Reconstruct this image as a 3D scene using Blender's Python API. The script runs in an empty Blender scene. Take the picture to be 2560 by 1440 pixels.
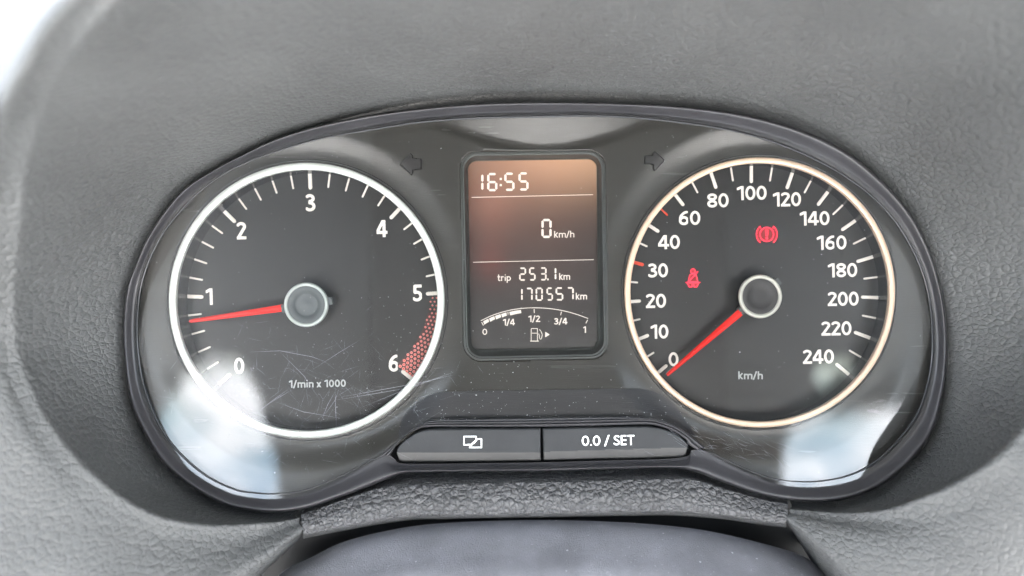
import bpy, bmesh, math, random
import numpy as np
random.seed(7); rng = np.random.default_rng(3)
sc = bpy.context.scene
col = sc.collection
S = 0.00015            # one design unit = 0.15 mm
D = 1850.0             # camera distance from the instrument plane, in units
PI = math.pi

# ------------------------------------------------------------------ camera, sky, sun, exposure
def W(x, y, z):        # design space (right, up, towards the driver) -> world
    return (x*S, -z*S, y*S)
cam = bpy.data.cameras.new('camera'); camo = bpy.data.objects.new('camera', cam); col.objects.link(camo)
camo.location = W(0, 0, D); camo.rotation_euler = (PI/2, 0, 0)
cam.sensor_width = 36; cam.lens = 36*D/2560
cam.clip_start = 0.005; cam.clip_end = 200
cam.dof.use_dof = True; cam.dof.focus_distance = (D+10)*S; cam.dof.aperture_fstop = 4.8
sc.camera = camo

world = bpy.data.worlds.new('World'); sc.world = world; world.use_nodes = True
CLX = 2.6; nt = world.node_tree; nt.nodes.clear()
N = nt.nodes.new; Lk = nt.links.new
out = N('ShaderNodeOutputWorld'); bg = N('ShaderNodeBackground'); sky = N('ShaderNodeTexSky')
sky.sky_type = 'NISHITA'; sky.sun_disc = False
SUN_EL, SUN_ROT = math.radians(50), math.radians(-14)
sky.sun_elevation = SUN_EL; sky.sun_rotation = SUN_ROT
tc = N('ShaderNodeTexCoord'); mp = N('ShaderNodeMapping'); mp.inputs['Scale'].default_value = (1, 1, 2.2); mp.inputs['Location'].default_value = (CLX, 0, 0)
nz = N('ShaderNodeTexNoise'); nz.inputs['Scale'].default_value = 8; nz.inputs['Detail'].default_value = 6; nz.inputs['Roughness'].default_value = .55
rp = N('ShaderNodeValToRGB'); rp.color_ramp.elements[0].position = .42; rp.color_ramp.elements[1].position = .60
mx = N('ShaderNodeMix'); mx.data_type = 'RGBA'; mx.inputs['B'].default_value = (10.8, 10.9, 11.3, 1)
Lk(tc.outputs['Generated'], mp.inputs[0]); Lk(mp.outputs[0], nz.inputs[0]); Lk(nz.outputs[0], rp.inputs[0])
Lk(rp.outputs[0], mx.inputs['Factor']); Lk(sky.outputs[0], mx.inputs['A']); Lk(mx.outputs['Result'], bg.inputs[0])
bg.inputs[1].default_value = 0.14; Lk(bg.outputs[0], out.inputs[0])
sun = bpy.data.lights.new('sun', 'SUN'); sun.energy = 5.0; sun.angle = math.radians(3); sun.color = (1, .95, .88)
suno = bpy.data.objects.new('sun', sun); col.objects.link(suno)
suno.rotation_euler = (-(PI/2 - SUN_EL), 0, -SUN_ROT)
suno.location = (0, 0, 3)
sc.view_settings.view_transform = 'Standard'; sc.view_settings.look = 'None'
sc.view_settings.exposure = 3.52; sc.view_settings.gamma = 1

# ------------------------------------------------------------------ helpers
def P(px, py, z=0.0):  # a point of the photograph taken to depth z -> design space
    s = (D - z)/D
    return ((px-1280)*s, -(py-720)*s, z)

KL = .0005
def zl(y):             # depth of the lens: it curves towards the driver at its foot
    return .5*KL*(y+40.0)**2
def PL(px, py, dz=0.0):
    z = dz
    for _ in range(4):
        z = zl(P(px, py, z)[1]) + dz
    return P(px, py, z)

def catmull(pts, n, closed=False):
    pts = np.array(pts, float); m = len(pts)
    if closed: ext = np.vstack([pts[-1], pts, pts[0], pts[1]]); seg = m
    else: ext = np.vstack([2*pts[0]-pts[1], pts, 2*pts[-1]-pts[-2]]); seg = m-1
    res = []
    for i in range(seg):
        p0, p1, p2, p3 = ext[i:i+4]
        for k in range(n):
            t = k/n
            res.append(.5*((2*p1)+(p2-p0)*t+(2*p0-5*p1+4*p2-p3)*t*t+(3*p1-p0-3*p2+p3)*t**3))
    if not closed: res.append(pts[-1])
    return np.array(res)

def link(name, verts, faces, mat=None, parent=None, smooth=False, origin=None):
    o0 = (0, 0, 0)
    if parent is not None: o0 = parent['_o']
    if origin is not None: o0 = origin
    v = [tuple(a-b for a, b in zip(W(*p), W(*o0))) for p in verts]
    me = bpy.data.meshes.new(name); me.from_pydata(v, [], faces); me.update()
    bm = bmesh.new(); bm.from_mesh(me); bmesh.ops.recalc_face_normals(bm, faces=bm.faces); bm.to_mesh(me); bm.free()
    if smooth: me.shade_smooth()
    if mat: me.materials.append(mat)
    o = bpy.data.objects.new(name, me); col.objects.link(o); o['_o'] = o0
    if parent is not None:
        o.parent = parent
        o.location = [a-b for a, b in zip(W(*o0), W(*parent['_o']))]
    else: o.location = W(*o0)
    return o

def thing(name, label, cat, o=(0, 0, 0)):
    e = bpy.data.objects.new(name, None); col.objects.link(e); e.location = W(*o); e['_o'] = o
    e.empty_display_size = .01; e['label'] = label; e['category'] = cat
    return e

# --- signed distance tools: every outline, icon and letter is cut from a distance field
def sd_poly(X, Y, poly):
    p = np.array(poly, float); d = np.full(X.shape, 1e18); inside = np.zeros(X.shape, bool)
    n = len(p)
    for i in range(n):
        a = p[i]; b = p[(i+1) % n]; e = b-a; L = (e@e)+1e-12
        wx = X-a[0]; wy = Y-a[1]; t = np.clip((wx*e[0]+wy*e[1])/L, 0, 1)
        d = np.minimum(d, (wx-e[0]*t)**2+(wy-e[1]*t)**2)
        c = ((a[1] <= Y) & (b[1] > Y)) | ((b[1] <= Y) & (a[1] > Y))
        if e[1] != 0:
            xi = a[0]+(Y-a[1])*e[0]/e[1]; inside ^= (c & (X < xi))
    d = np.sqrt(d); return np.where(inside, -d, d)
def sd_seg(X, Y, a, b, ra, rb):
    ex, ey = b[0]-a[0], b[1]-a[1]; L = ex*ex+ey*ey+1e-12
    t = np.clip(((X-a[0])*ex+(Y-a[1])*ey)/L, 0, 1)
    return np.hypot(X-a[0]-ex*t, Y-a[1]-ey*t) - (ra+(rb-ra)*t)
def sd_box(X, Y, x0, y0, x1, y1):
    return np.maximum(np.maximum(x0-X, X-x1), np.maximum(y0-Y, Y-y1))

def march(f, x0, y0, x1, y1, h):
    nx = max(2, int(math.ceil((x1-x0)/h))); ny = max(2, int(math.ceil((y1-y0)/h)))
    xs = x0 + h*np.arange(nx+1); ys = y0 + h*np.arange(ny+1)
    X, Y = np.meshgrid(xs, ys); F = f(X, Y); F = np.where(np.abs(F) < 1e-9, 1e-9, F)
    verts = []; vid = {}; faces = []
    I = F < 0
    cnt = I[:-1, :-1].astype(int)+I[1:, :-1]+I[:-1, 1:]+I[1:, 1:]
    for j, i in np.argwhere(cnt > 0):
        c = [(i, j), (i+1, j), (i+1, j+1), (i, j+1)]; poly = []
        for k in range(4):
            a = c[k]; b = c[(k+1) % 4]; fa = F[a[1], a[0]]; fb = F[b[1], b[0]]
            if fa < 0:
                if a not in vid: vid[a] = len(verts); verts.append((xs[a[0]], ys[a[1]]))
                poly.append(vid[a])
            if (fa < 0) != (fb < 0):
                key = (min(a, b), max(a, b))
                if key not in vid:
                    t = fa/(fa-fb); vid[key] = len(verts)
                    verts.append((xs[a[0]]+t*(xs[b[0]]-xs[a[0]]), ys[a[1]]+t*(ys[b[1]]-ys[a[1]])))
                poly.append(vid[key])
        if len(poly) >= 3: faces.append(poly)
    return verts, faces

def extrude(verts, faces, zf, depth):
    """flat sheet (x,y) -> sheet at zf(x,y) with side walls going depth deeper"""
    n = len(verts); v = [(x, y, zf(x, y)) for x, y in verts]
    if depth <= 0: return v, faces
    ed = {}
    for f in faces:
        for a, b in zip(f, f[1:]+f[:1]):
            if (b, a) in ed: del ed[(b, a)]
            else: ed[(a, b)] = 1
    m = {}
    for a, b in ed:
        for q in (a, b):
            if q not in m: m[q] = len(v); v.append((v[q][0], v[q][1], v[q][2]-depth))
    return v, list(faces)+[[b, a, m[a], m[b]] for a, b in ed]

# --- materials
def new_mat(name, base, rough=.5, metal=0., spec=.5, emit=None, es=0., coat=0.):
    m = bpy.data.materials.new(name); m.use_nodes = True
    b = m.node_tree.nodes['Principled BSDF']
    b.inputs['Base Color'].default_value = (*base, 1); b.inputs['Roughness'].default_value = rough
    b.inputs['Metallic'].default_value = metal; b.inputs['Specular IOR Level'].default_value = spec
    b.inputs['Coat Weight'].default_value = coat
    if emit: b.inputs['Emission Color'].default_value = (*emit, 1); b.inputs['Emission Strength'].default_value = es
    return m
class G:   # tiny node graph helper
    def __init__(s, m): s.m = m; s.t = m.node_tree; s.b = s.t.nodes.get('Principled BSDF')
    def n(s, typ, **kw):
        x = s.t.nodes.new(typ)
        for k, v in kw.items():
            if k in x.inputs: x.inputs[k].default_value = v
            else: setattr(x, k, v)
        return x
    def l(s, a, b): s.t.links.new(a, b)
    def co(s, scale=(1, 1, 1), rot=(0, 0, 0)):   # object coordinates in design units times scale
        t = s.n('ShaderNodeTexCoord'); p = s.n('ShaderNodeMapping')
        p.inputs['Scale'].default_value = tuple(c/S for c in scale); p.inputs['Rotation'].default_value = rot
        s.l(t.outputs['Object'], p.inputs[0]); return p.outputs[0]
    def noise(s, vec, scale, detail=3, rough=.5):
        x = s.n('ShaderNodeTexNoise', Scale=scale, Detail=detail, Roughness=rough); s.l(vec, x.inputs[0]); return x.outputs[0]
    def ramp(s, v, a, b, ca=(0, 0, 0, 1), cb=(1, 1, 1, 1)):
        x = s.n('ShaderNodeValToRGB'); e = x.color_ramp.elements
        e[0].position = a; e[1].position = b; e[0].color = ca; e[1].color = cb; s.l(v, x.inputs[0]); return x.outputs[0]
    def math(s, op, a, b=None):
        x = s.n('ShaderNodeMath', operation=op)
        for i, q in enumerate((a, b)):
            if q is None: continue
            if isinstance(q, (int, float)): x.inputs[i].default_value = q
            else: s.l(q, x.inputs[i])
        return x.outputs[0]
    def bump(s, h, strength, dist, prev=None):
        x = s.n('ShaderNodeBump', Strength=strength, Distance=dist*S); s.l(h, x.inputs['Height'])
        if prev is not None: s.l(prev, x.inputs['Normal'])
        return x.outputs[0]

def leather(name, base, cell, depth, rough=.55, stretch=(1, 1, 1), fine=.3, spec=.5, dome=False):
    m = new_mat(name, base, rough, spec=spec); g = G(m)
    v = g.co(stretch)
    # warped soft pillows of two sizes under a finer wrinkle
    nn = g.n('ShaderNodeTexNoise', Scale=.7/cell, Detail=2); g.l(v, nn.inputs[0])
    mixv = g.n('ShaderNodeVectorMath', operation='MULTIPLY_ADD'); mixv.inputs[1].default_value = (cell*.9,)*3
    g.l(nn.outputs['Color'], mixv.inputs[0]); g.l(v, mixv.inputs[2])
    def pil(c):
        vo = g.n('ShaderNodeTexVoronoi', feature='SMOOTH_F1', Scale=1/c, Smoothness=.35, Randomness=1.0); g.l(mixv.outputs[0], vo.inputs['Vector'])
        return g.math('SUBTRACT', 1.0, g.math('POWER', vo.outputs['Distance'], 1.6 if dome else 2.0))
    vo2 = g.n('ShaderNodeTexVoronoi', feature='F1', Scale=1/cell); g.l(mixv.outputs[0], vo2.inputs['Vector'])
    h = g.math('ADD', g.math('MULTIPLY', pil(cell), .9), g.math('MULTIPLY', pil(cell*.5), .28))
    nf = g.noise(mixv.outputs[0], 1.3/cell, 3, .6)
    h = g.math('ADD', h, g.math('MULTIPLY', nf, fine*2.2))
    ve = g.n('ShaderNodeTexVoronoi', feature='DISTANCE_TO_EDGE', Scale=1/cell); g.l(mixv.outputs[0], ve.inputs['Vector'])
    h = g.math('ADD', h, g.math('MULTIPLY', g.ramp(ve.outputs['Distance'], 0, .13), .25))
    g.l(g.bump(h, 1.0, depth), g.b.inputs['Normal'])
    nl = g.noise(v, .004, 3)
    c = g.ramp(nl, .3, .75, (*[q*.85 for q in base], 1), (*[q*1.12 for q in base], 1)); g.l(c, g.b.inputs['Base Color'])
    return m
def plastic(name, base, rough, grain=.0, gs=.5, stretch=(1, 1, 1), spec=.5, var=.12):
    m = new_mat(name, base, rough, spec=spec); g = G(m); v = g.co(stretch)
    n1 = g.noise(v, gs, 3, .6)
    if grain: g.l(g.bump(n1, 1.0, grain), g.b.inputs['Normal'])
    n2 = g.noise(v, .01, 4, .6)
    g.l(g.ramp(n2, .3, .7, (*[q*(1-var) for q in base], 1), (*[q*(1+var) for q in base], 1)), g.b.inputs['Base Color'])
    g.l(g.math('ADD', rough-.06, g.math('MULTIPLY', g.noise(v, .05, 3), .12)), g.b.inputs['Roughness'])
    return m

M = {}
M['hood'] = leather('hood_leather_grain', (.074, .077, .077), 13, 2.7, .45, stretch=(1, .8, 1.1))
M['strip'] = leather('strip_leather_grain', (.088, .09, .093), 15, 11, .42, fine=.45, dome=True)
M['gap'] = new_mat('gap_black', (.008, .009, .01), .6)
M['frame'] = plastic('frame_satin_black', (.026, .026, .029), .33, .18, .35)
M['plate'] = plastic('plate_matt_grey', (.042, .041, .037), .25, .25, .5, stretch=(.06, 1, 1))
M['plate_low'] = plastic('lower_plate_brushed', (.007, .008, .012), .35, .5, .6, stretch=(.04, 1, 1))
M['face'] = plastic('dial_face_black', (.010, .010, .010), .5, .12, .6, stretch=(.1, 1, 1))
M['well'] = new_mat('dial_wall_gloss_black', (.012, .012, .014), .18)
M['white'] = new_mat('dial_print_white', (.80, .75, .69), .5, emit=(1, .93, .86), es=.012)
M['grey_print'] = new_mat('dial_print_grey', (.42, .45, .44), .5)
M['red_print'] = new_mat('dial_print_red', (.75, .07, .03), .45, emit=(1, .08, .03), es=.01)
M['dot_rim'] = new_mat('redline_dot_pink', (.8, .28, .24), .5)
M['dot_core'] = new_mat('redline_dot_red', (.75, .05, .03), .5)
M['needle'] = new_mat('needle_red', (.85, .035, .03), .22, emit=(1, .04, .02), es=.012, coat=.5)
M['ring_silver'] = new_mat('ring_satin_silver', (.84, .88, .84),   .34, .2)
M['ring_peach'] = new_mat('ring_peach', (.90, .68, .51), .34, .2)  # right ring, base colour warmer than the left one
M['hub_ring'] = new_mat('hub_ring_grey', (.50, .55, .53), .4, .25)
M['hub_ring_warm'] = new_mat('hub_ring_warm', (.55, .55, .49), .4, .25)
M['hub_cap'] = plastic('hub_cap_grey', (.10, .115, .12), .5, .5, .5)
M['hub_cap_dark'] = plastic('hub_cap_dark', (.022, .020, .020), .5, .2, .5)
M['bezel'] = plastic('bezel_dark', (.055, .062, .06), .4, .1, .5)
M['button'] = plastic('button_soft_black', (.022, .024, .026), .62, .35, .35, spec=.3)
M['button_front'] = plastic('button_lower_face', (.042, .042, .041), .45, .35, .35)  # lighter copy of the button plastic, standing for light on the lower face
M['print_bright'] = new_mat('button_print_white', (.80, .84, .84), .5)
M['lcd_seg'] = new_mat('lcd_segment_lit', (.3, .28, .26), .5, emit=(1, .90, .80), es=.075)
M['warn'] = new_mat('warning_lamp_lit', (.3, .01, .02), .5, emit=(1, .02, .05), es=.26)
M['warn_dim'] = new_mat('warning_lamp_glow', (.12, .005, .005), .5, emit=(1, .01, .015), es=.012)
M['speck'] = new_mat('dust_pale', (.42, .43, .45), .8)
M['arrow'] = plastic('arrow_smoked', (.007, .006, .006), .45, .15, .5)
M['column'] = plastic('column_cover_plastic', (.165, .17, .19), .42, 2.2, .30, var=.2)
M['cabin'] = new_mat('cabin_lining', (.48, .49, .49), .9)
M['cabin_dark'] = new_mat('cabin_trim_grey', (.47, .48, .49), .8)

def lcd_mat():   # liquid crystal panel: warm emission patches at the top and the left edge
    m = new_mat('lcd_panel', (.012, .011, .011), .35); g = G(m); v = g.co()
    sp = g.n('ShaderNodeSeparateXYZ'); g.l(v, sp.inputs[0])
    x, y = sp.outputs[0], sp.outputs[2]
    def blob(cx, cy, rx, ry):
        dx = g.math('MULTIPLY', g.math('SUBTRACT', x, cx), 1/rx); dy = g.math('MULTIPLY', g.math('SUBTRACT', y, cy), 1/ry)
        d = g.math('ADD', g.math('MULTIPLY', dx, dx), g.math('MULTIPLY', dy, dy))
        return g.math('EXPONENT', g.math('MULTIPLY', d, -1.0))
    blobs = [((120, 285, 240, 120), (.50, .29, .165), 1.0), ((-20, 250, 170, 180), (.30, .14, .10), .55),
             ((-110, 130, 60, 90), (.34, .13, .09), .35), ((-110, -20, 40, 55), (.4, .06, .04), .16), ((30, -20, 160, 120), (.16, .09, .07), .2)]
    acc = None
    for bb, c, k in blobs:
        w = g.math('MULTIPLY', blob(*bb), k)
        mu = g.n('ShaderNodeVectorMath', operation='SCALE'); mu.inputs[0].default_value = c; g.l(w, mu.inputs['Scale'])
        if acc is None: acc = mu.outputs[0]
        else:
            ad = g.n('ShaderNodeVectorMath', operation='ADD'); g.l(acc, ad.inputs[0]); g.l(mu.outputs[0], ad.inputs[1]); acc = ad.outputs[0]
    g.l(acc, g.b.inputs['Emission Color']); g.b.inputs['Emission Strength'].default_value = .125
    return m
M['lcd'] = lcd_mat()

def lens_mat():
    m = bpy.data.materials.new('clear_lens'); m.use_nodes = True; g = G(m); t = m.node_tree
    for n in list(t.nodes): t.nodes.remove(n)
    o = g.n('ShaderNodeOutputMaterial'); tr = g.n('ShaderNodeBsdfTransparent'); gl = g.n('ShaderNodeBsdfGlossy'); df = g.n('ShaderNodeBsdfDiffuse')
    tr.inputs[0].default_value = (.96, .965, .96, 1); gl.inputs['Color'].default_value = (1, 1, 1, 1); gl.inputs['Roughness'].default_value = .035
    df.inputs[0].default_value = (.72, .76, .85, 1)
    fr = g.n('ShaderNodeFresnel', IOR=1.6)
    m1 = g.n('ShaderNodeMixShader'); g.l(fr.outputs[0], m1.inputs[0]); g.l(tr.outputs[0], m1.inputs[1]); g.l(gl.outputs[0], m1.inputs[2])
    # fine wiping scratches: stretched noise in several directions, mostly over the lower left
    sc_ = None
    for i, (ang, s1, th) in enumerate(((.25, .5, .60), (-.45, .45, .62), (.9, .5, .63), (1.4, .4, .64), (-.1, .7, .60), (-1.0, .5, .64))):
        p = g.co((1, 1, 1), (0, ang, 0)); q = g.n('ShaderNodeMapping'); q.inputs['Scale'].default_value = (.018, 1, .45); g.l(p, q.inputs[0])
        n = g.noise(q.outputs[0], s1, 3, .7); r = g.ramp(n, th, th+.16)
        sc_ = r if sc_ is None else g.math('ADD', sc_, r)
    v = g.co(); sp = g.n('ShaderNodeSeparateXYZ'); g.l(v, sp.inputs[0])
    def blob(cx, cy, rx, ry):
        dx = g.math('MULTIPLY', g.math('SUBTRACT', sp.outputs[0], cx), 1/rx); dy = g.math('MULTIPLY', g.math('SUBTRACT', sp.outputs[2], cy), 1/ry)
        return g.math('EXPONENT', g.math('MULTIPLY', g.math('ADD', g.math('MULTIPLY', dx, dx), g.math('MULTIPLY', dy, dy)), -1.0))
    mask = g.math('ADD', g.math('MULTIPLY', blob(-480, -300, 330, 170), 1.0), g.math('MULTIPLY', blob(480, -400, 260, 90), .7))
    mask = g.math('ADD', mask, .015)
    wear = g.math('MULTIPLY', g.noise(v, .012, 3), 1.6)
    fac = g.math('MULTIPLY', g.math('MULTIPLY', sc_, mask), g.math('MULTIPLY', wear, .13))
    haze = g.math('MULTIPLY', mask, .018)
    fac = g.math('MINIMUM', g.math('ADD', fac, haze), .35)
    m2 = g.n('ShaderNodeMixShader'); g.l(fac, m2.inputs[0]); g.l(m1.outputs[0], m2.inputs[1]); g.l(df.outputs[0], m2.inputs[2])
    g.l(m2.outputs[0], o.inputs[0]); return m
M['lens'] = lens_mat()

# ------------------------------------------------------------------ outlines (design units at the instrument plane, in picture order)
lens_in = [(1340,289),(1450,287),(1559,290),(1688,302),(1822,323),(1943,356),(2065,410),(2162,473),(2235,545),(2283,622),(2312,690),(2328,760),(2334,830),(2333,895),(2322,959),(2298,1032),(2259,1089),(2200,1149),(2132,1187),(2054,1204),(1977,1204),(1909,1189),(1821,1152),(1769,1123),(1722,1088),(1686,1065),(1645,1052),(1578,1047),(1440,1049),(1300,1052),(1180,1053),(1082,1055),(1047,1065),(1018,1086),(990,1107),(943,1138),(874,1178),(822,1203),(752,1228),(681,1236),(630,1233),(583,1224),(510,1188),(438,1124),(389,1051),(355,959),(341,870),(340,789),(349,715),(370,650),(400,590),(440,537),(490,484),(559,433),(628,400),(700,374),(800,345),(928,322),(1050,303),(1200,292)]
lens_c = catmull(lens_in, 4, True)
DESIGN = lambda pts: [P(x, y, 0)[:2] for x, y in pts]
lens_poly = DESIGN(lens_c)

# ================================================================== DASHBOARD HOOD
dash = thing('dashboard_hood', 'grey leather-grained dashboard hood arching over and around the instrument cluster', 'dashboard', (0, -700, 300))
CX, CY = 1335, 760
A0 = [(752,1268),(735,1272),(656,1276),(559,1255),(486,1216),(413,1158),(372,1103),(340,1032),(320,959),(312,837),(316,740),(340,664),(366,606),(409,536),(466,471),(549,420),(700,350),(800,322),(900,299),(1050,274),(1200,260),(1340,256),(1500,258),(1700,267),(1797,277),(1894,294),(1992,323),(2089,367),(2160,415),(2222,473),(2279,546),(2318,624),(2343,702),(2360,789),(2364,861),(2356,973),(2332,1069),(2284,1140),(2221,1195),(2150,1233),(2079,1248),(2000,1245),(1965,1240)]
CR = [(749,1294,75),(700,1303,95),(656,1306,125),(535,1311,185),(437,1299,230),(365,1275,252),(292,1231,262),(194,1143,265),(112,1032,262),(68,934,260),(46,861,262),(40,740,290),(48,640,340),(58,535,410),(73,413,500),(112,292,600),(160,194,690),(250,60,800),(480,-150,860),(900,-280,900),(1340,-320,910),(1800,-280,890),(2300,-220,840),(2680,-40,760),(2820,240,660),(2840,480,460),(2810,700,345),(2710,900,305),(2590,1030,290),(2492,1139,300),(2395,1202,262),(2297,1245,225),(2200,1275,180),(2079,1280,120),(1972,1272,75)]
LP = [(754,1316,99),(690,1345,130),(600,1375,175),(500,1395,230),(400,1385,268),(300,1355,292),(200,1300,305),(110,1210,312),(30,1090,318),(-40,930,320),(-75,780,350),(-70,620,410),(-55,480,500),(-25,330,620),(20,200,770),(66,105,810),(140,0,850),(420,-230,930),(850,-400,980),(1340,-450,1000),(1850,-400,970),(2400,-330,920),(2820,-130,830),(2980,220,720),(3000,530,500),(2960,780,380),(2850,1000,330),(2700,1160,350),(2600,1260,340),(2460,1330,300),(2330,1350,260),(2200,1350,220),(2060,1320,150),(1968,1290,98)]
LQ = [(757,1337,97),(700,1400,140),(600,1470,225),(450,1560,335),(250,1580,385),(50,1500,385),(-100,1350,360),(-200,1150,350),(-260,930,370),(-280,700,400),(-240,480,460),(-120,300,600),(-30,215,560),(26,112,560),(75,40,580),(200,-150,650),(450,-350,750),(850,-520,820),(1340,-570,850),(1850,-520,820),(2500,-430,750),(2930,-200,650),(3100,200,560),(3130,530,450),(3090,800,400),(2940,1050,450),(2830,1260,400),(2650,1450,340),(2450,1540,320),(2250,1560,280),(2120,1480,210),(2030,1380,140),(1966,1309,96)]
LR = [(738,1358,-160),(671,1440,-200),(600,1560,-20),(420,1700,80),(150,1750,200),(-100,1700,300),(-350,1500,380),(-500,1250,420),(-560,950,420),(-560,700,380),(-400,480,300),(-200,330,250),(-90,240,200),(-20,135,150),(30,45,100),(120,-120,100),(400,-330,200),(850,-560,300),(1340,-620,320),(1850,-560,300),(2450,-350,200),(2860,-60,150),(3060,250,150),(3150,550,200),(3150,800,260),(3100,1100,300),(2980,1400,280),(2750,1650,220),(2450,1750,120),(2230,1700,20),(2100,1600,-40),(2040,1420,-200),(1985,1332,-160)]
def radial(loop, NA):
    """resample a loop (screen x, y, depth) by angle round the centre, end to end"""
    p = np.array([(q[0], q[1], q[2] if len(q) > 2 else -14) for q in loop], float)
    c = catmull(p, 8)
    ang = np.unwrap(np.arctan2(-(c[:, 0]-CX), -(c[:, 1]-CY)*-1))   # 0 = down, growing clockwise on screen
    ang = np.maximum.accumulate(ang)+np.arange(len(ang))*1e-7
    t = np.linspace(ang[0], ang[-1], NA)
    return np.stack([np.interp(t, ang, c[:, k]) for k in range(3)], 1)
NA = 361
rings = [radial([(x, y, -14) for x, y in A0], NA)]
cr, lp, lq, lr = (radial([(a, b, c*1.0) for a, b, c in q], NA) for q in (CR, LP, LQ, LR))
def to3(a): return np.array([P(*q) for q in a])
r0, r1, r2, r3, r4 = map(to3, (rings[0], cr, lp, lq, lr))
# between the frame and the crest the wall is slightly hollow
rm1 = r0*.97 + r1*.03; 
pro = []
def mixr(a, b, t, bulge): 
    q = a*(1-t)+b*t
    rad = q[:, :2]-np.array([55, -40]); L = np.linalg.norm(rad, axis=1)[:, None]
    q = q.copy(); q[:, :2] += rad/L*bulge; return q
wallw = np.linalg.norm(r1[:, :2]-r0[:, :2], axis=1)[:, None]
ctrl = [r0, mixr(r0, r1, .22, 10), mixr(r0, r1, .5, 14), mixr(r0, r1, .82, 7), mixr(r0, r1, .955, 2), mixr(r1, r2, .05, 0), mixr(r1, r2, .22, 3), mixr(r1, r2, .5, 6), r2, r3, r4]
ctrl = np.array(ctrl)
rows = []
ext = np.concatenate([[2*ctrl[0]-ctrl[1]], ctrl, [2*ctrl[-1]-ctrl[-2]]])
for i in range(len(ctrl)-1):
    p0, p1, p2, p3 = ext[i:i+4]
    for k in range(8):
        t = k/8; rows.append(.5*((2*p1)+(p2-p0)*t+(2*p0-5*p1+4*p2-p3)*t*t+(3*p1-p0-3*p2+p3)*t**3))
rows.append(ctrl[-1]); rows = np.array(rows)
for _ in range(28):    # the lip beyond the crest is one soft roll
    rows[46:79] = .5*rows[46:79] + .25*(rows[45:78]+rows[47:80])
NR = len(rows)
v = [tuple(q) for r in rows for q in r]
f = [(i*NA+j, i*NA+j+1, (i+1)*NA+j+1, (i+1)*NA+j) for i in range(NR-1) for j in range(NA-1)]
link('hood_shell', v, f, M['hood'], dash, True)

# trim strip below the cluster (separate moulding with a seam at each end)
U0 = [(752,1277),(839,1249),(926,1218),(1000,1192),(1082,1188),(1221,1186),(1400,1184),(1543,1181),(1650,1178),(1720,1183),(1786,1206),(1873,1236),(1968,1254)]
U1 = [(753,1290),(839,1260),(943,1226),(1012,1216),(1100,1213),(1221,1210),(1400,1207),(1543,1203),(1660,1200),(1734,1203),(1821,1229),(1907,1253),(1970,1263)]
U2 = [(755,1317),(839,1293),(943,1266),(1030,1257),(1110,1253),(1221,1250),(1400,1246),(1543,1243),(1670,1241),(1745,1248),(1821,1264),(1905,1283),(1969,1290)]
U3 = [(758,1335),(839,1319),(943,1300),(1035,1288),(1110,1287),(1221,1285),(1400,1282),(1543,1279),(1660,1277),(1745,1281),(1821,1288),(1900,1300),(1966,1308)]
def strip_rows(ls, n=5):
    res = []
    for L in ls: res.append(to3(catmull([(a, b, z) for a, b, z in L], n)))
    return np.array(res)
def Z(L, z): return [(a, b, z) for a, b in L]
dn = lambda L, d: [(a, b+d) for a, b in L]
ctrl = strip_rows([Z(dn(U0, -24), -60), Z(U0, -20), Z(dn(U1, -5), 50), Z(dn(U1, 2), 66), Z(U2, 96), Z(dn(U3, -5), 98), Z(dn(U3, 3), 84), Z(dn(U3, 9), 30), Z(dn(U3, 12), -60)])
def loft(ctrl, k=5):
    ext = np.concatenate([[2*ctrl[0]-ctrl[1]], ctrl, [2*ctrl[-1]-ctrl[-2]]]); rows = []
    for i in range(len(ctrl)-1):
        p0, p1, p2, p3 = ext[i:i+4]
        for q in range(k):
            t = q/k; rows.append(.5*((2*p1)+(p2-p0)*t+(2*p0-5*p1+4*p2-p3)*t*t+(3*p1-p0-3*p2+p3)*t**3))
    rows.append(ctrl[-1]); return np.array(rows)
def grid(rows, closed=False):
    R, C = rows.shape[:2]; v = [tuple(q) for r in rows for q in r]; f = []
    for i in range(R-1):
        for j in range(C if closed else C-1):
            jj = (j+1) % C; f.append((i*C+j, i*C+jj, (i+1)*C+jj, (i+1)*C+j))
    return v, f
v, f = grid(loft(ctrl)); 
st = link('trim_strip', v, f, M['strip'], dash, True); st['label'] = 'coarse grained strip between the cluster and the steering column cover'
# dark cavity between the hood and the column cover
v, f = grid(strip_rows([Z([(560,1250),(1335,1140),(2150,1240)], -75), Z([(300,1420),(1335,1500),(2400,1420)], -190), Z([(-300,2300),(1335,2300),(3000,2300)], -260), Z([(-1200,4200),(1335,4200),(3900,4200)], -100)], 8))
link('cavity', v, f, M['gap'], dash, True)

# ================================================================== STEERING COLUMN COVER
CV = [(640,1500),(698,1440),(730,1418),(778,1396),(839,1365),(900,1345),(975,1328),(1047,1316),(1130,1309),(1221,1305),(1310,1303),(1400,1303),(1508,1306),(1600,1311),(1700,1320),(1786,1333),(1890,1357),(1950,1373),(2006,1392),(2040,1415),(2070,1440),(2120,1500)]
cc = thing('column_cover', 'smooth dark steering column cover flecked with dust, rising below the cluster', 'column cover', (0, -700, 200))
n_ = len(CV)
def cv(dy, z, sx=1.0): return [(1370+(a-1370)*sx, b+dy, z - abs(a-1370)/700*40) for a, b in CV]
ctrl = np.array([to3(catmull(L, 5)) for L in [cv(60, -150, .98), cv(4, 0), cv(-1, 20), cv(3, 38, 1.0), cv(30, 80, 1.02), cv(80, 135, 1.04), cv(135, 190, 1.06), cv(230, 245, 1.08), cv(420, 280, 1.1)]])
v, f = grid(loft(ctrl, 8)); link('cover_shell', v, f, M['column'], cc, True)
vv, ff = [], []
CG = loft(ctrl, 8)
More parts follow.
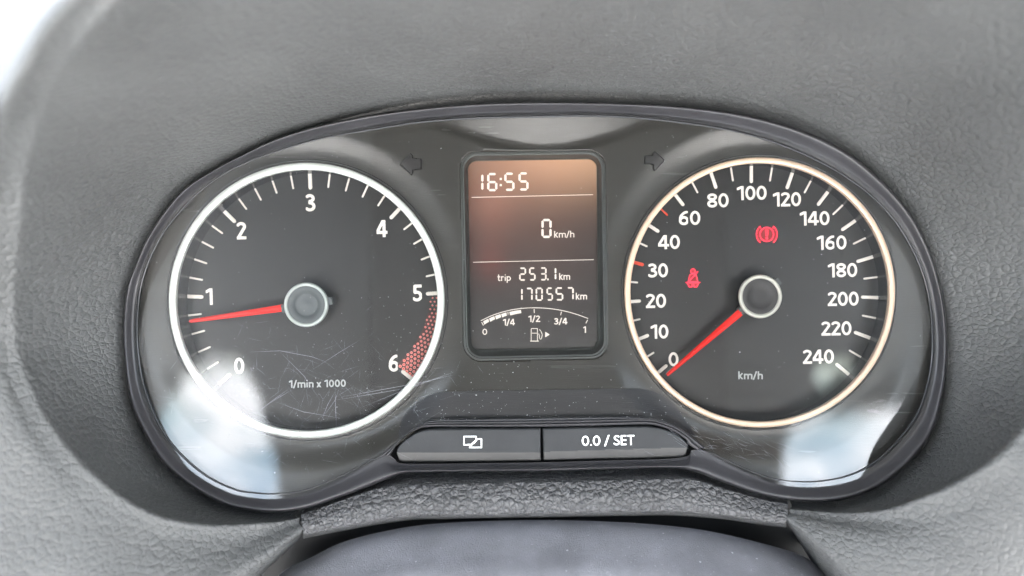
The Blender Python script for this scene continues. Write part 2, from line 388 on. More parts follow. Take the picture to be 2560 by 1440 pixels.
for k in range(420):      # dust caught in the grain
    i = int(rng.uniform(14, 52)); j = int(rng.uniform(8, CG.shape[1]-9)); a = CG[i, j]; b = CG[i+1, j]; c = CG[i, j+1]
    u, w = rng.uniform(0, 1, 2); p = a+(b-a)*u+(c-a)*w
    nrm = np.cross(b-a, c-a); nrm = nrm/np.linalg.norm(nrm); nrm = nrm if nrm[2] > 0 else -nrm
    p = p+nrm*.7; e1 = (c-a)/np.linalg.norm(c-a); e2 = np.cross(nrm, e1); s = rng.uniform(.5, 1.2)*(2.0 if rng.random() < .08 else 1)
    n0 = len(vv); m = 6
    for q in range(m): 
        an = q*2*PI/m; rr = s*rng.uniform(.6, 1.2); vv.append(tuple(p+e1*math.cos(an)*rr*1.3+e2*math.sin(an)*rr))
    vv.append(tuple(p+nrm*s*.4)); ff += [(n0+q, n0+(q+1) % m, n0+m) for q in range(m)]
o = link('dust', vv, ff, M['speck'], cc); o['kind'] = 'stuff'

# ================================================================== INSTRUMENT CLUSTER
cl = thing('instrument_cluster', 'car instrument cluster with two round dials and lit display under a scratched lens', 'instrument cluster', (0, -480, -80))

# frame: a rounded rail swept between matched inner and outer outlines
inn = [(1340,289),(1450,287),(1559,290),(1688,302),(1822,323),(1943,356),(2065,410),(2162,473),(2235,545),(2283,622),(2312,690),(2328,760),(2334,830),(2333,895),(2322,959),(2298,1032),(2259,1089),(2200,1149),(2132,1187),(2054,1204),(1977,1204),(1909,1189),(1821,1152),(1775,1130),(1732,1125),(1717,1141),(1650,1148),(1500,1152),(1353,1156),(1200,1158),(1050,1160),(1000,1158),(985,1146),(965,1134),(930,1148),(874,1178),(822,1203),(752,1228),(681,1236),(630,1233),(583,1224),(510,1188),(438,1124),(389,1051),(355,959),(341,870),(340,789),(349,715),(370,650),(400,590),(440,537),(490,484),(559,433),(628,400),(700,374),(800,345),(928,322),(1050,303),(1200,292)]
ou = [(1340,254),(1450,255),(1570,258),(1700,265),(1850,284),(1992,321),(2115,378),(2215,462),(2283,544),(2326,630),(2350,710),(2362,770),(2369,850),(2367,910),(2361,973),(2336,1071),(2290,1141),(2225,1199),(2152,1238),(2070,1254),(1975,1250),(1890,1233),(1800,1202),(1757,1185),(1725,1175),(1705,1171),(1650,1169),(1500,1173),(1353,1177),(1200,1178),(1060,1180),(1010,1182),(985,1190),(960,1200),(926,1214),(880,1232),(839,1246),(765,1270),(690,1281),(620,1275),(559,1260),(486,1221),(413,1163),(362,1085),(325,1000),(309,880),(308,790),(318,715),(337,664),(362,605),(405,535),(462,470),(540,421),(610,384),(690,346),(790,315),(915,289),(1045,271),(1195,258)]
assert len(inn) == len(ou), (len(inn), len(ou))
ic, oc = catmull(inn, 6, True), catmull(ou, 6, True)
prof = [(0, -80, 0), (0, -6, 0), (.05, -2, 1), (.16, 0, 1), (.32, 3, 1), (.50, 9, 1), (.68, 16, 1), (.83, 20, 1), (.93, 17, 1), (1, 2, 1), (1.02, -40, 1)]
def rail(ic, oc, prof, closed=True):
    rows = []
    for t, z, _ in prof:
        rows.append([PL(*(a*(1-t)+b*t), z) for a, b in zip(ic, oc)])
    return grid(loft(np.array(rows), 3), closed)
v, f = rail(ic, oc, prof); fr = link('frame', v, f, M['frame'], cl, True)
# upper lip above the buttons, with a groove
li = catmull([(972,1140),(984,1124),(995,1106),(1021,1085),(1047,1072),(1080,1067),(1200,1067),(1350,1067),(1500,1064),(1612,1061),(1650,1066),(1684,1079),(1712,1097),(1724,1112),(1740,1124)], 6)
lo = catmull([(955,1134),(973,1121),(990,1107),(1018,1084),(1045,1063),(1080,1055),(1200,1053),(1350,1051),(1500,1048),(1612,1046),(1652,1052),(1690,1066),(1722,1086),(1742,1102),(1762,1118)], 6)
v, f = rail(li, lo, [(0, -22, 0), (0, 0, 0), (.12, 5, 0), (.35, 7, 0), (.48, 3, 0), (.56, 2, 0), (.66, 7, 0), (.84, 7, 0), (1, 1, 0), (1.0, -18, 0)], False)
link('button_lip', v, f, M['frame'], cl, True)
# backing behind everything
gx = lambda X, Y: sd_poly(X, Y, DESIGN([(a*1.07-CX*.07, b*1.07-CY*.07) for a, b in catmull(ou, 2, True)]))
vs, fs = march(gx, -1300, -800, 1400, 700, 40)
link('housing', [(x, y, -130) for x, y in vs], fs, M['gap'], cl)

# cover plate with openings for the dials and the display
DIALS = {'tachometer': (768, 751, 787, 752), 'speedometer': (1898, 731, 1877, 733)}
def circ_at(px, py, r, z):   # centre, radius of a circle seen as (px,py,r) at depth z
    s = (D-z)/D; c = P(px, py, z); return c[0], c[1], r*s
ZP = -18
tq = [(1150,381),(1512,377),(1520,897),(1160,903)]
def rquad(q, r, n=8):
    """rounded quad in picture coords"""
    out_ = []; q = [np.array(p, float) for p in q]
    for i in range(4):
        p = q[i]; a = q[i-1]-p; b = q[(i+1) % 4]-p; a /= np.linalg.norm(a); b /= np.linalg.norm(b)
        s = p+a*r; e = p+b*r; c = p+a*r+b*r
        for k in range(n+1):
            t = k/n*PI/2; out_.append(c - b*r*math.cos(t) - a*r*math.sin(t))
    return out_
RC = [circ_at(q_[0], q_[1], 350, -18) for q_ in DIALS.values()]
def plate_sd(X, Y):
    d = sd_poly(X, Y, lens_poly) - 6
    for r in DIALS.values():
        cx, cy, rr = circ_at(r[0], r[1], 338, ZP); d = np.maximum(d, rr-np.hypot(X-cx, Y-cy))
    q = [P(*p, ZP)[:2] for p in rquad(tq, 42)]
    return np.maximum(d, -sd_poly(X, Y, q))
def zplate(x, y):
    dm = min(math.hypot(x-c_[0], y-c_[1])-c_[2] for c_ in RC)
    w_ = max(0.0, min(1.0, (dm-6)/70)); w_ = w_*w_*(3-2*w_)
    tt = max(0.0, min(1.0, y/220.)); z = ZP + zl(y)*(.86-.50*tt*tt*(3-2*tt))*w_
    # shallow scoop above the display
    u = abs(x-80)/300.; yb = 322+78*min(u, 1.2)**1.6; h_ = y-yb
    if h_ > 0: k_ = max(0, 1-u*u*.8); z += k_*(-12*math.sin(min(h_, 40)/40*PI*.5)**2 + (0.24*max(0, h_-28)))
    return min(z, zl(y)-4)
vs, fs = march(plate_sd, -1010, -560, 1110, 480, 7)
v, f = extrude(vs, fs, zplate, 14); link('cover_plate', v, f, M['plate'], cl, True).data.shade_smooth()
lowp = [(1010,1040),(1040,1008),(1065,992),(1092,982),(1150,977),(1560,970),(1600,971),(1635,978),(1665,993),(1690,1015),(1712,1050),(1735,1085),(1700,1075),(1650,1056),(1578,1050),(1300,1055),(1082,1058),(1030,1078),(1000,1090)]
lowd = [P(a, b, ZP)[:2] for a, b in catmull(lowp, 4, True)]
vs, fs = march(lambda X, Y: sd_poly(X, Y, lowd), -300, -390, 480, -220, 4)
v, f = extrude(vs, fs, lambda x, y: zplate(x, y)+2.6, 8); link('lower_panel', v, f, M['plate_low'], cl)

# turn signal arrows
for poly in ([(1000.6,412),(1028,384.4),(1034,390),(1034,397.5),(1055.4,398),(1055.4,426),(1034,426.6),(1034,434),(1030,440)], [(1607.7,391.7),(1629,391),(1630,384),(1634,381),(1660,402),(1636,429),(1630.4,425),(1630.4,413.5),(1607.7,411.5)]):
    q = [P(a, b, ZP+2)[:2] for a, b in poly]; cx = sum(a for a, _ in q)/len(q); cy = sum(b for _, b in q)/len(q)
    vs, fs = march(lambda X, Y: sd_poly(X, Y, q)-1.2, cx-36, cy-36, cx+36, cy+36, 1.5)
    zf = lambda x, y: zplate(x, y)+4.2 if sd_poly(np.array([x]), np.array([y]), q)[0] < -1.0 else zplate(x, y)+.8
    v, f = extrude(vs, fs, zf, 3); o = link('turn_signal_arrow', v, f, M['arrow'], cl)
    o['label'] = 'unlit turn signal arrow pointing ' + ('left' if cx < 0 else 'right')

# ------------------------------------------------------------------ stroke lettering
def arc(cx, cy, rx, ry, a0, a1, n=14):
    return [(cx+rx*math.cos(math.radians(a0+(a1-a0)*i/n)), cy+ry*math.sin(math.radians(a0+(a1-a0)*i/n))) for i in range(n+1)]
def glyph(ch, b):
    """strokes in a box of cap height 1, stroke half width b; returns width, strokes, clip"""
    lo_, hi = b, 1-b; clip = None; xh = .72
    if ch == '0': return .62, [arc(.31, .5, .31-b, .5-b, 0, 360, 28)], None
    if ch == '1': return .42, [[(.30, -.1), (.30, 1.1)], [(.30, .95), (.03, .80)]], (-.02, 0, .30+b, 1)
    if ch == '2': return .56, [arc(.26, .74, .20, .26-b, 150, -25)+[(.08, .09)], [(0, b), (.60, b)]], (0.0, 0, .55, 1.0)
    if ch == '3': return .56, [arc(.24, .745, .195, .255-b, 138, -90, 12), arc(.235, .29, .235, .29-b, 90, -140, 14)], (0.0, 0, 1, 1)
    if ch == '4': return .64, [[(.44, -.1), (.44, 1.1)], [(.40, .98), (.05, .33)], [(.04, .28), (.7, .28)]], (0.0, 0, .64, 1)
    if ch == '5': return .56, [[(.13, 1-b), (.56, 1-b)], [(.13, 1-b), (.12, .55)], arc(.235, .32, .24, .32-b, 112, -140)], (0.0, 0, .53, 1)
    if ch == '6': return .60, [arc(.30, .32, .30-b, .32-b, 0, 360, 24), catmull([(b, .33), (.12, .60), (.23, .78), (.36, .89), (.52, .94)], 4).tolist()], (0, 0, .53, 1)
    if ch == '8': return .60, [arc(.30, .745, .205, .255-b, 0, 360, 20), arc(.30, .27, .30-b, .27-b, 0, 360, 24)], None
    if ch == '/': return .42, [[(.02, -.12), (.38, 1.1)]], (-1, -.08, 1, 1.04)
    if ch == '.': return .22, [[(.10, b), (.11, b)]], None
    if ch == ' ': return .26, [], None
    if ch == 'm': return .92, [[(.0+b, -.1), (b, xh)], arc(.27, xh-.19, .19, .19-b*.9, 170, 0, 8)+[(.46, -.1)], arc(.65, xh-.19, .19, .19-b*.9, 170, 0, 8)+[(.84, -.1)]], (0, 0, 2, xh)
    if ch == 'n': return .56, [[(b, -.1), (b, xh)], arc(.28, xh-.2, .2, .2-b*.9, 170, 0, 8)+[(.48, -.1)]], (0, 0, 2, xh)
    if ch == 'h': return .56, [[(b, -.1), (b, 1.2)], arc(.28, xh-.2, .2, .2-b*.9, 170, 0, 8)+[(.48, -.1)]], (0, 0, 2, 1.04)
    if ch == 'k': return .54, [[(b, -.1), (b, 1.2)], [(b, .33), (.42, .74)], [(.18, .42), (.47, -.02)]], (0, 0, .56, 1.04)
    if ch == 'i': return .26, [[(.13, b), (.13, xh-.12)], [(.13, .94), (.131, .94)]], None
    if ch == 'x': return .54, [[(.03, -.05), (.46, xh+.03)], [(.46, -.05), (.03, xh+.03)]], (0, 0, .5, xh)
    if ch == 't': return .40, [[(.14, .94), (.14, .18)]+arc(.27, .18, .13, .18-b, 180, 290, 6), [(.0, xh-b), (.34, xh-b)]], (0, 0, .37, 1)
    if ch == 'r': return .38, [[(b, -.1), (b, xh)], arc(.27, xh-.2, .2, .2-b, 170, 75, 5)], (0, 0, .36, xh)
    if ch == 'p': return .58, [[(b, -.4), (b, xh)], arc(.27, xh/2, .27-b*.6, xh/2-b, 0, 360, 18)], (0, -.30, 2, xh)
    if ch == 'S': return .54, [arc(.27, .74, .19, .26-b, 40, 215, 10)+arc(.24, .27, .21, .27-b, 55, -150, 12)], (0, 0, .5, 1)
    if ch == 'E': return .52, [[(b, -.1), (b, 1.1)], [(b, 1-b), (.5, 1-b)], [(b, .5), (.44, .5)], [(b, b), (.5, b)]], (0, 0, .46, 1)
    if ch == 'T': return .56, [[(.28, -.1), (.28, .95)], [(-.1, 1-b), (.7, 1-b)]], (0, 0, .56, 1)
def text_parts(text, b, sp=.05):
    x = 0; parts = []
    for ch in text:
        w, st, clip = glyph(ch, b); parts.append((x, st, clip)); x += w+sp
    return x-sp, parts
def text_mesh(text, px, py, h, z, b=.085, rot=1.0, width=None, name='numeral', mat=None, parent=None, sp=.05, sheet=.6, res=None, anchor='c'):
    w, parts = text_parts(text, b, sp); s = (D-z)/D; H = h*s
    sx = H if width is None else width*s/w
    cx, cy, _ = P(px, py, z); ca, sa = math.cos(math.radians(rot)), math.sin(math.radians(rot))
    def f(X, Y):
        d = np.full(X.shape, 1e9)
        for x0, st, clip in parts:
            g_ = np.full(X.shape, 1e9)
            for s_ in st:
                for a, c in zip(s_[:-1], s_[1:]):
                    g_ = np.minimum(g_, sd_seg(X, Y, ((a[0]+x0)*sx, a[1]*H), ((c[0]+x0)*sx, c[1]*H), b*H, b*H))
            if clip: g_ = np.maximum(g_, sd_box(X, Y, (clip[0]+x0)*sx, clip[1]*H, (clip[2]+x0)*sx, clip[3]*H))
            d = np.minimum(d, g_)
        return d
    vs, fs = march(f, -.1*H, -.35*H, w*sx+.1*H, 1.15*H, res or max(.55, H/34))
    ax = w*sx/2 if anchor == 'c' else 0
    v = []
    for x, y in vs:
        dx, dy = x-ax, y-H/2; v.append((cx+dx*ca-dy*sa, cy+dx*sa+dy*ca, z+sheet))
    o = link(name, v, fs, mat, parent)
    if name == 'numeral': o['label'] = 'white numeral ' + text
    return o

# ------------------------------------------------------------------ dials
ZF = -72; ZR = ZP+1
def lathe(name, cx, cy, prof, mat, parent, n=128, closed_prof=False):
    v = []; f = []; m = len(prof)
    for r, z in prof:
        for k in range(n): v.append((cx+r*math.cos(2*PI*k/n), cy+r*math.sin(2*PI*k/n), z))
    for i in range(m if closed_prof else m-1):
        ii = (i+1) % m
        for k in range(n): f.append((i*n+k, i*n+(k+1) % n, ii*n+(k+1) % n, ii*n+k))
    if prof[-1][0] < .01 and not closed_prof: pass
    return link(name, v, f, mat, parent, True)

def dial(nm, ringmat, ticks, tickdesc, rin_major, rin_minor, rout, label):
    rx, ry, fx, fy = DIALS[nm]
    fcx, fcy, R = circ_at(fx, fy, 319, ZF)
    # face
    vs = [(fcx, fcy, ZF)]+[(fcx+(R+2)*math.cos(2*PI*k/96), fcy+(R+2)*math.sin(2*PI*k/96), ZF) for k in range(96)]
    face = link(nm+'_face', vs, [(0, 1+k, 1+(k+1) % 96) for k in range(96)], M['face'], cl); face['label'] = label
    # wall: cone from the ring down to the face
    rcx, rcy, Rr = circ_at(rx, ry, 329, ZR)
    v = []; n = 128; lv = [(0, 0), (.1, .01), (.5, .45), (.9, .93), (1, 1)]
    for t, u in lv:
        for k in range(n):
            a = 2*PI*k/n; x0, y0 = rcx+Rr*math.cos(a), rcy+Rr*math.sin(a); x1, y1 = fcx+R*math.cos(a), fcy+R*math.sin(a)
            v.append((x0+(x1-x0)*u, y0+(y1-y0)*u, ZR+(ZF-ZR)*t))
    f = [(i*n+k, i*n+(k+1) % n, (i+1)*n+(k+1) % n, (i+1)*n+k) for i in range(len(lv)-1) for k in range(n)]
    link('dial_wall', v, f, M['well'], cl, True)
    rad = [(326, -4), (325.6, 3), (326.4, 6), (328.5, 7.4), (334.5, 8.2), (341, 7.4), (343.4, 5.5), (344, -6)]
    if nm == 'speedometer': rad = [(a-3.5-3*(a-326)/18, b) for a, b in rad]
    s = (D-ZR)/D
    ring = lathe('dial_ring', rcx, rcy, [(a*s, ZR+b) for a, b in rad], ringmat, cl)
    r2 = 344 if nm == 'tachometer' else 337
    lathe('ring_seat', rcx, rcy, [((r2-2)*s, ZR+1), ((r2+1.5)*s, ZR-3.5), ((r2+5)*s, ZR-1.5), ((r2+5.5)*s, ZR+2.6), ((r2+8)*s, ZR+2.2), ((r2+9)*s, ZR-3)], M['bezel'] if False else M['frame'], cl)
    # ticks
    def tickmesh(r0, r1, w, mat):
        sc_ = (D-ZF)/D; r0 *= sc_; r1 *= sc_; v = []; hw = w/2
        pts = [(-hw, r1), (-hw, r0+hw), (-hw*.7, r0+hw*.3), (0, r0), (hw*.7, r0+hw*.3), (hw, r0+hw), (hw, r1)]
        for x, y in pts: v.append((x, y, 0))
        for x, y in pts: v.append((x*.75, (y+hw*.25 if y < r1-1 else y), 2.2))
        n = len(pts); f = [(i, (i+1) % n, n+(i+1) % n, n+i) for i in range(n)]+[tuple(range(n, 2*n))]
        W0 = [tuple(q*S for q in (a, -c, b)) for a, b, c in v]
        me = bpy.data.meshes.new('tick'); me.from_pydata(W0, [], f); me.update()
        bm = bmesh.new(); bm.from_mesh(me); bmesh.ops.recalc_face_normals(bm, faces=bm.faces); bm.to_mesh(me); bm.free()
        me.materials.append(mat); return me
    ms = {k: tickmesh(*a) for k, a in tickdesc.items()}
    base = [a-b for a, b in zip(W(fcx, fcy, ZF+.3), W(*face['_o']))]
    for ang, kind in ticks:
        o = bpy.data.objects.new('tick', ms[kind]); col.objects.link(o); o.parent = face
        o.location = base; o.rotation_euler = (0, math.radians(ang), 0)
    return face
maj = [-131, -88, -45.3, -2.2, 42.6, 86.4, 128.8]
tk = []
for i in range(6):
    for k in range(1 if i == 5 else 5): tk.append((maj[i]+(maj[i+1]-maj[i])*k/5, 'major' if k == 0 else 'minor'))
tk.append((maj[6], 'major'))
tface = dial('tachometer', M['ring_silver'], tk, {'major': (278, 318, 10, M['white']), 'minor': (284, 318, 5, M['white'])}, 278, 284, 318, 'rev counter dial face numbered 0 to 6 with a red dotted end zone')
sm = {0: -130.6, 10: -112.3, 20: -94, 30: -75.2, 40: -56.3, 60: -37.5, 80: -18.3, 100: .2, 120: 19, 140: 37.2, 160: 55.2, 180: 73.4, 200: 92, 220: 110.6, 240: 129.7}
sk = []
ks = sorted(sm)
for a, b in zip(ks, ks[1:]+[None]):
    red = a == 30
    sk.append((sm[a], 'red_major' if red else 'major'))
    if b is not None: sk.append(((sm[a]+sm[b])/2, 'red_minor' if a == 40 else 'minor'))
sface = dial('speedometer', M['ring_peach'], sk, {'major': (275, 318, 9, M['white']), 'minor': (283, 318, 5, M['white']), 'red_major': (276, 318, 9, M['red_print']), 'red_minor': (284, 318, 5, M['red_print'])}, 275, 283, 318, 'speedometer dial face numbered 0 to 240')
zt = ZF+.3
for t, x, y, h in (('3', 776.6, 506.8, 43.5), ('2', 604, 576.8, 43.5), ('4', 955, 571.7, 42.5), ('1', 524.4, 741.6, 41.5), ('5', 1044, 732.6, 42), ('6', 984.4, 908, 42), ('0', 598, 914.5, 40.5)):
    text_mesh(t, x, y, h, zt, .088, 1.5, name='numeral', mat=M['white'], parent=tface)
text_mesh('1/min x 1000', 794, 959, 18.5, zt, .095, 1.0, 142, name='unit_text', mat=M['grey_print'], parent=tface)
for t, x, y, w in (('100', 1880, 482.4, 74), ('80', 1794.6, 501, 55), ('60', 1723.8, 545, 55), ('40', 1672.7, 605.2, 55), ('30', 1645.3, 676, 50), ('20', 1640, 752.2, 51), ('10', 1649.4, 829, 44), ('0', 1683.6, 898, 26), ('120', 1968, 498.4, 70), ('140', 2037.2, 545.8, 74), ('160', 2079.7, 606.5, 74), ('180', 2107, 675.4, 73), ('200', 2108, 747, 78), ('220', 2091, 821, 76), ('240', 2046, 891.5, 78)):
    text_mesh(t, x, y, 35.2, zt, .088, 1.0, w, name='numeral', mat=M['white'], parent=sface, sp=.03)
text_mesh('km/h', 1876, 938.5, 19, zt, .095, 0, 62, name='unit_text', mat=M['grey_print'], parent=sface)

# red zone: rows of dots growing towards 6
fcx, fcy, _ = circ_at(787, 752, 319, ZF); sF = (D-ZF)/D
rv, rf, kv, kf = [], [], [], []
def disc(vv, ff, x, y, r, z, n=10):
    b0 = len(vv); vv += [(x+r*math.cos(2*PI*k/n), y+r*math.sin(2*PI*k/n), z) for k in range(n)]; ff.append(tuple(range(b0, b0+n)))
row = 0; a = 88.6
while a < 127.8:
    u = (a-88)/40; r = 2.3+2.2*u**1.2; inner = 289-26*u**1.2
    rr = 315-(row % 2)*5.1
    while rr > inner:
        x = fcx+rr*sF*math.sin(math.radians(a)); y = fcy+rr*sF*math.cos(math.radians(a))
        disc(rv, rf, x, y, r, ZF+.5); disc(kv, kf, x, y, r*.45, ZF+.9); rr -= 10.2
    a += 1.85; row += 1
o = link('redline_dots', rv, rf, M['dot_rim'], tface); o['kind'] = 'stuff'
o = link('redline_dot_centres', kv, kf, M['dot_core'], tface); o['kind'] = 'stuff'
M['redzone'] = new_mat('redline_tint', (.05, .010, .010), .5)
pts = []
for k in range(21):
    u = k/20; a_ = 96+u*32; pts.append((318*sF, a_))
for k in range(21):
    u = 1-k/20; a_ = 96+u*32; pts.append(((289-30*((a_-88)/40)**1.2)*sF, a_))
vz = [(fcx+r*math.sin(math.radians(a_)), fcy+r*math.cos(math.radians(a_)), ZF+.22) for r, a_ in pts]
link('redline_band', vz, [(k, k+1, 40-k, 41-k) for k in range(20)], M['redzone'], tface)

# needles and hubs
def needle(tip, base, wt, wb, z0, z1):
    a = np.array(P(*tip, z0)); b = np.array(P(*base, z1)); d = (b-a)[:2]; d /= np.linalg.norm(d); n = np.array([-d[1], d[0]])
    v = []
    for t, w, zz in ((0, wt*.35, -2), (.012, wt*.5, -2), (1, wb*.5, -2)):
        p = a+(b-a)*t
        for s_, dz in ((-1, -4), (-1, 0), (-.14, 5), (.14, 5), (1, 0), (1, -4)): v.append((p[0]+n[0]*w*s_, p[1]+n[1]*w*s_, p[2]+dz))
    f = [(i*6+k, i*6+(k+1) % 6, (i+1)*6+(k+1) % 6, (i+1)*6+k) for i in range(2) for k in range(6)]+[(0, 1, 2, 3, 4, 5), (12, 13, 14, 15, 16, 17)]
    return link('needle', v, f, M['needle'], cl)
o = needle((474, 803), (706, 770), 9, 18, -30, -30); o['label'] = 'red needle resting just below 1'
o = needle((1667, 938.5), (1853, 779.5), 8, 18, -30, -30); o['label'] = 'red needle resting at 0'
def hub(px, py, r, rimw, dimple, rm, cm, tipdir):
    z = -22; s = (D-z)/D; cx, cy, _ = P(px, py, z); r *= s
    # arm stubs on the needle axis
    for sg, w0, w1, l0, l1 in ((1, 11, 10, r*.8, r*1.14), (-1, 10, 9, r*.8, r*1.16)):
        d = np.array([math.cos(tipdir), math.sin(tipdir)])*sg; n = np.array([-d[1], d[0]])
        q = [(d*l0-n*w0), (d*l1-n*w1), (d*l1+n*w1), (d*l0+n*w0)]
        v = [(cx+p[0], cy+p[1], z-3) for p in q]+[(cx+p[0], cy+p[1], z-20) for p in q]
        link('needle_socket', v, [(0, 1, 2, 3), (0, 1, 5, 4), (1, 2, 6, 5), (2, 3, 7, 6), (3, 0, 4, 7), (4, 5, 6, 7)], M['bezel'] if sg > 0 or px > 1000 else M['hub_cap'], cl)
    body = lathe('needle_hub', cx, cy, [(r*.62, ZF+1), (r*.72, z-12), (r*.97, z-9), (r, z-4), (r*.985, z), (r*.95, z+2), (r-rimw, z+1.6), (r-rimw-.8, z-1.5)], rm, cl, 96)
    ri = r-rimw-.8
    lathe('hub_cap', cx, cy, [(ri+.5, z-1.5), (ri*.96, z-1.2), (dimple+3, z-1.0), (dimple, z-5.5), (dimple*.8, z-8), (dimple*.4, z-5.5), (.005, z-4.5)] if px < 1000 else [(ri+.5, z-1.5), (ri*.96, z-1.2), (dimple+1, z-1.0), (dimple-.5, z-1.9), (dimple*.5, z-1.9), (.005, z-1.9)], cm, cl, 96)
hub(765, 762, 56, 8.5, 31, M['hub_ring'], M['hub_cap'], math.atan2(-(770-762)-2, -60)+0)
hub(1901, 741, 55, 10, 30, M['hub_ring_warm'], M['hub_cap_dark'], math.atan2(-(780-741), -(1901-1852)))

# ------------------------------------------------------------------ warning lamps
def icon(name, strokes, cx, cy, scale, z, mat, parent, polys=(), box=1.6, res=.6, label=None):
    """strokes: (points, half width); local units right/up"""
    c = P(cx, cy, z); s = scale*(D-z)/D
    def f(X, Y):
        d = np.full(X.shape, 1e9)
        for pts, w in strokes:
            for a, b in zip(pts[:-1], pts[1:]): d = np.minimum(d, sd_seg(X, Y, (a[0]*s, a[1]*s), (b[0]*s, b[1]*s), w*s, w*s))
        for p in polys: d = np.minimum(d, sd_poly(X, Y, [(a*s, b*s) for a, b in p]))
        return d
    vs, fs = march(f, -box*s, -box*s, box*s, box*s, res)
    o = link(name, [(c[0]+x, c[1]+y, z) for x, y in vs], fs, mat, parent)
    if label: o['label'] = label
    return o
zi = ZF+.6
icon('brake_warning_glow', [([(0, 0), (.01, 0)], .62)], 1917, 586, 27, zi, M['warn_dim'], sface, polys=[arc(0, 0, 1.0, .98, 130, 230)+arc(0, 0, .74, .74, 230, 130), arc(0, 0, 1.0, .98, 50, -50)+arc(0, 0, .74, .74, -50, 50)])
icon('brake_warning_symbol', [(arc(0, 0, .64, .64, 0, 360, 30), .055), (arc(0, 0, .96, .98, 130, 230), .045), (arc(0, 0, .96, .98, 50, -50), .045), ([(-.1, .4), (.1, .4), (.07, -.12), (-.07, -.12), (-.1, .4)], .04), (arc(0, -.36, .08, .08, 0, 360, 8), .045), ([(-.66, .7), (-.55, .6)], .04), ([(.66, .7), (.55, .6)], .04)], 1917, 586, 27, zi+.7, M['warn'], sface, label='lit red brake warning symbol')
body = [(-.35, .28), (-.18, .42), (.18, .42), (.35, .28), (.50, -.38), (-.50, -.38)]
icon('seat_belt_warning_glow', [], 1732.5, 695, 24, zi, M['warn_dim'], sface, polys=[body, arc(0, .72, .23, .23, 0, 360, 14), [(-.62, -.5), (.62, -.5), (.4, -.95), (-.4, -.95)]])
icon('seat_belt_warning_symbol', [(arc(0, .72, .23, .23, 0, 360, 14), .045), (body+[body[0]], .04), ([(-.42, -.36), (.5, .66)], .06), ([(-.74, -.45), (-.5, -.5), (.5, -.5), (.74, -.45)], .05), ([(-.56, -.58), (-.40, -.92), (-.12, -.92), (-.06, -.62)], .05), ([(.56, -.58), (.40, -.92), (.12, -.92), (.06, -.62)], .05)], 1732.5, 695, 24, zi+.7, M['warn'], sface, label='lit red seat belt warning symbol')

# ------------------------------------------------------------------ display
ql = [(rquad([(1147,378),(1514,373),(1523,897),(1159,904)], 46), ZP-3), (rquad([(1149,380),(1512,375),(1521,895),(1161,902)], 44), ZP+2.6), (rquad([(1153,384),(1508,379),(1517,891),(1165,898)], 41), ZP+2.6), (rquad([(1155,386),(1506,381),(1515,889),(1167,896)], 39), ZP+.2),
      (rquad([(1159,390),(1503,385),(1511,885),(1170,892)], 36), ZP-.5), (rquad([(1166,399),(1495,394),(1500,874),(1175,880)], 28), ZP-22), (rquad([(1170,403),(1491,398),(1495,869),(1178,875)], 22), ZP-26), (rquad([(1170,403),(1491,398),(1495,869),(1178,875)], 22), ZP-34)]
v, f = grid(np.array([[P(*p, z) for p in q] for q, z in ql]), True)
bz = link('display_bezel', v, f, M['bezel'], cl); 
ZD = ZP-32
q = [P(*p, ZD) for p in rquad([(1168,401),(1493,396),(1497,871),(1176,877)], 24)]
scr = link('display_screen', q, [tuple(range(len(q)))], M['lcd'], cl); scr['label'] = 'lit information display with a warm tint at its top'
# texture coordinates of the panel are measured from its own centre
c0 = P(1332, 637, ZD)
me = scr.data
for vtx in me.vertices: vtx.co = [a-b for a, b in zip(vtx.co, [p-o_ for p, o_ in zip(W(*c0), W(*cl['_o']))])]
scr.location = [p-o_ for p, o_ in zip(W(*c0), W(*cl['_o']))]; scr['_o'] = c0
zs = ZD+.8
def zc(x, y): return 1140+x/2.618, 360+y/2.618
SEG = {'0': 'abcdef', '1': 'bc', '2': 'abged', '3': 'abgcd', '4': 'fgbc', '5': 'afgcd', '6': 'afgedc', '7': 'abc', '8': 'abcdefg', '9': 'abfgcd'}
def seg_digit(ch, x0, y0, x1, y1, t):
    """seven segment digit in zoomed picture coords -> segment polygons"""
    w, h = x1-x0, y1-y0; g_ = t*.16; hm = h/2; res = []
    def bar(hor, ax, ay, L):
        c = t*.45
        if hor: p = [(ax+g_, ay), (ax+c+g_, ay-t/2), (ax+L-c-g_, ay-t/2), (ax+L-g_, ay), (ax+L-c-g_, ay+t/2), (ax+c+g_, ay+t/2)]
        else: p = [(ax, ay+g_), (ax+t/2, ay+c+g_), (ax+t/2, ay+L-c-g_), (ax, ay+L-g_), (ax-t/2, ay+L-c-g_), (ax-t/2, ay+c+g_)]
        return p
    xl, xr, yt, ym, yb = x0+t/2, x1-t/2, y0+t/2, y0+hm, y1-t/2
    D_ = {'a': bar(1, xl, yt, xr-xl), 'g': bar(1, xl, ym, xr-xl), 'd': bar(1, xl, yb, xr-xl), 'f': bar(0, xl, yt, ym-yt), 'b': bar(0, xr, yt, ym-yt), 'e': bar(0, xl, ym, yb-ym), 'c': bar(0, xr, ym, yb-ym)}
    if ch == '1': return [[(a-xr+x0+t/2, b) for a, b in D_[k]] for k in 'bc']
    return [D_[k] for k in SEG[ch]]
def polys_obj(name, polys, z, mat, parent):
    v, f = [], []
    for p in polys:
        n0 = len(v); v += [P(*zc(*q), z) for q in p]; f.append(tuple(range(n0, n0+len(p))))
    return link(name, v, f, mat, parent)
def skew(p, x0, dy): return [(a, b-(a-x0)*dy) for a, b in p]
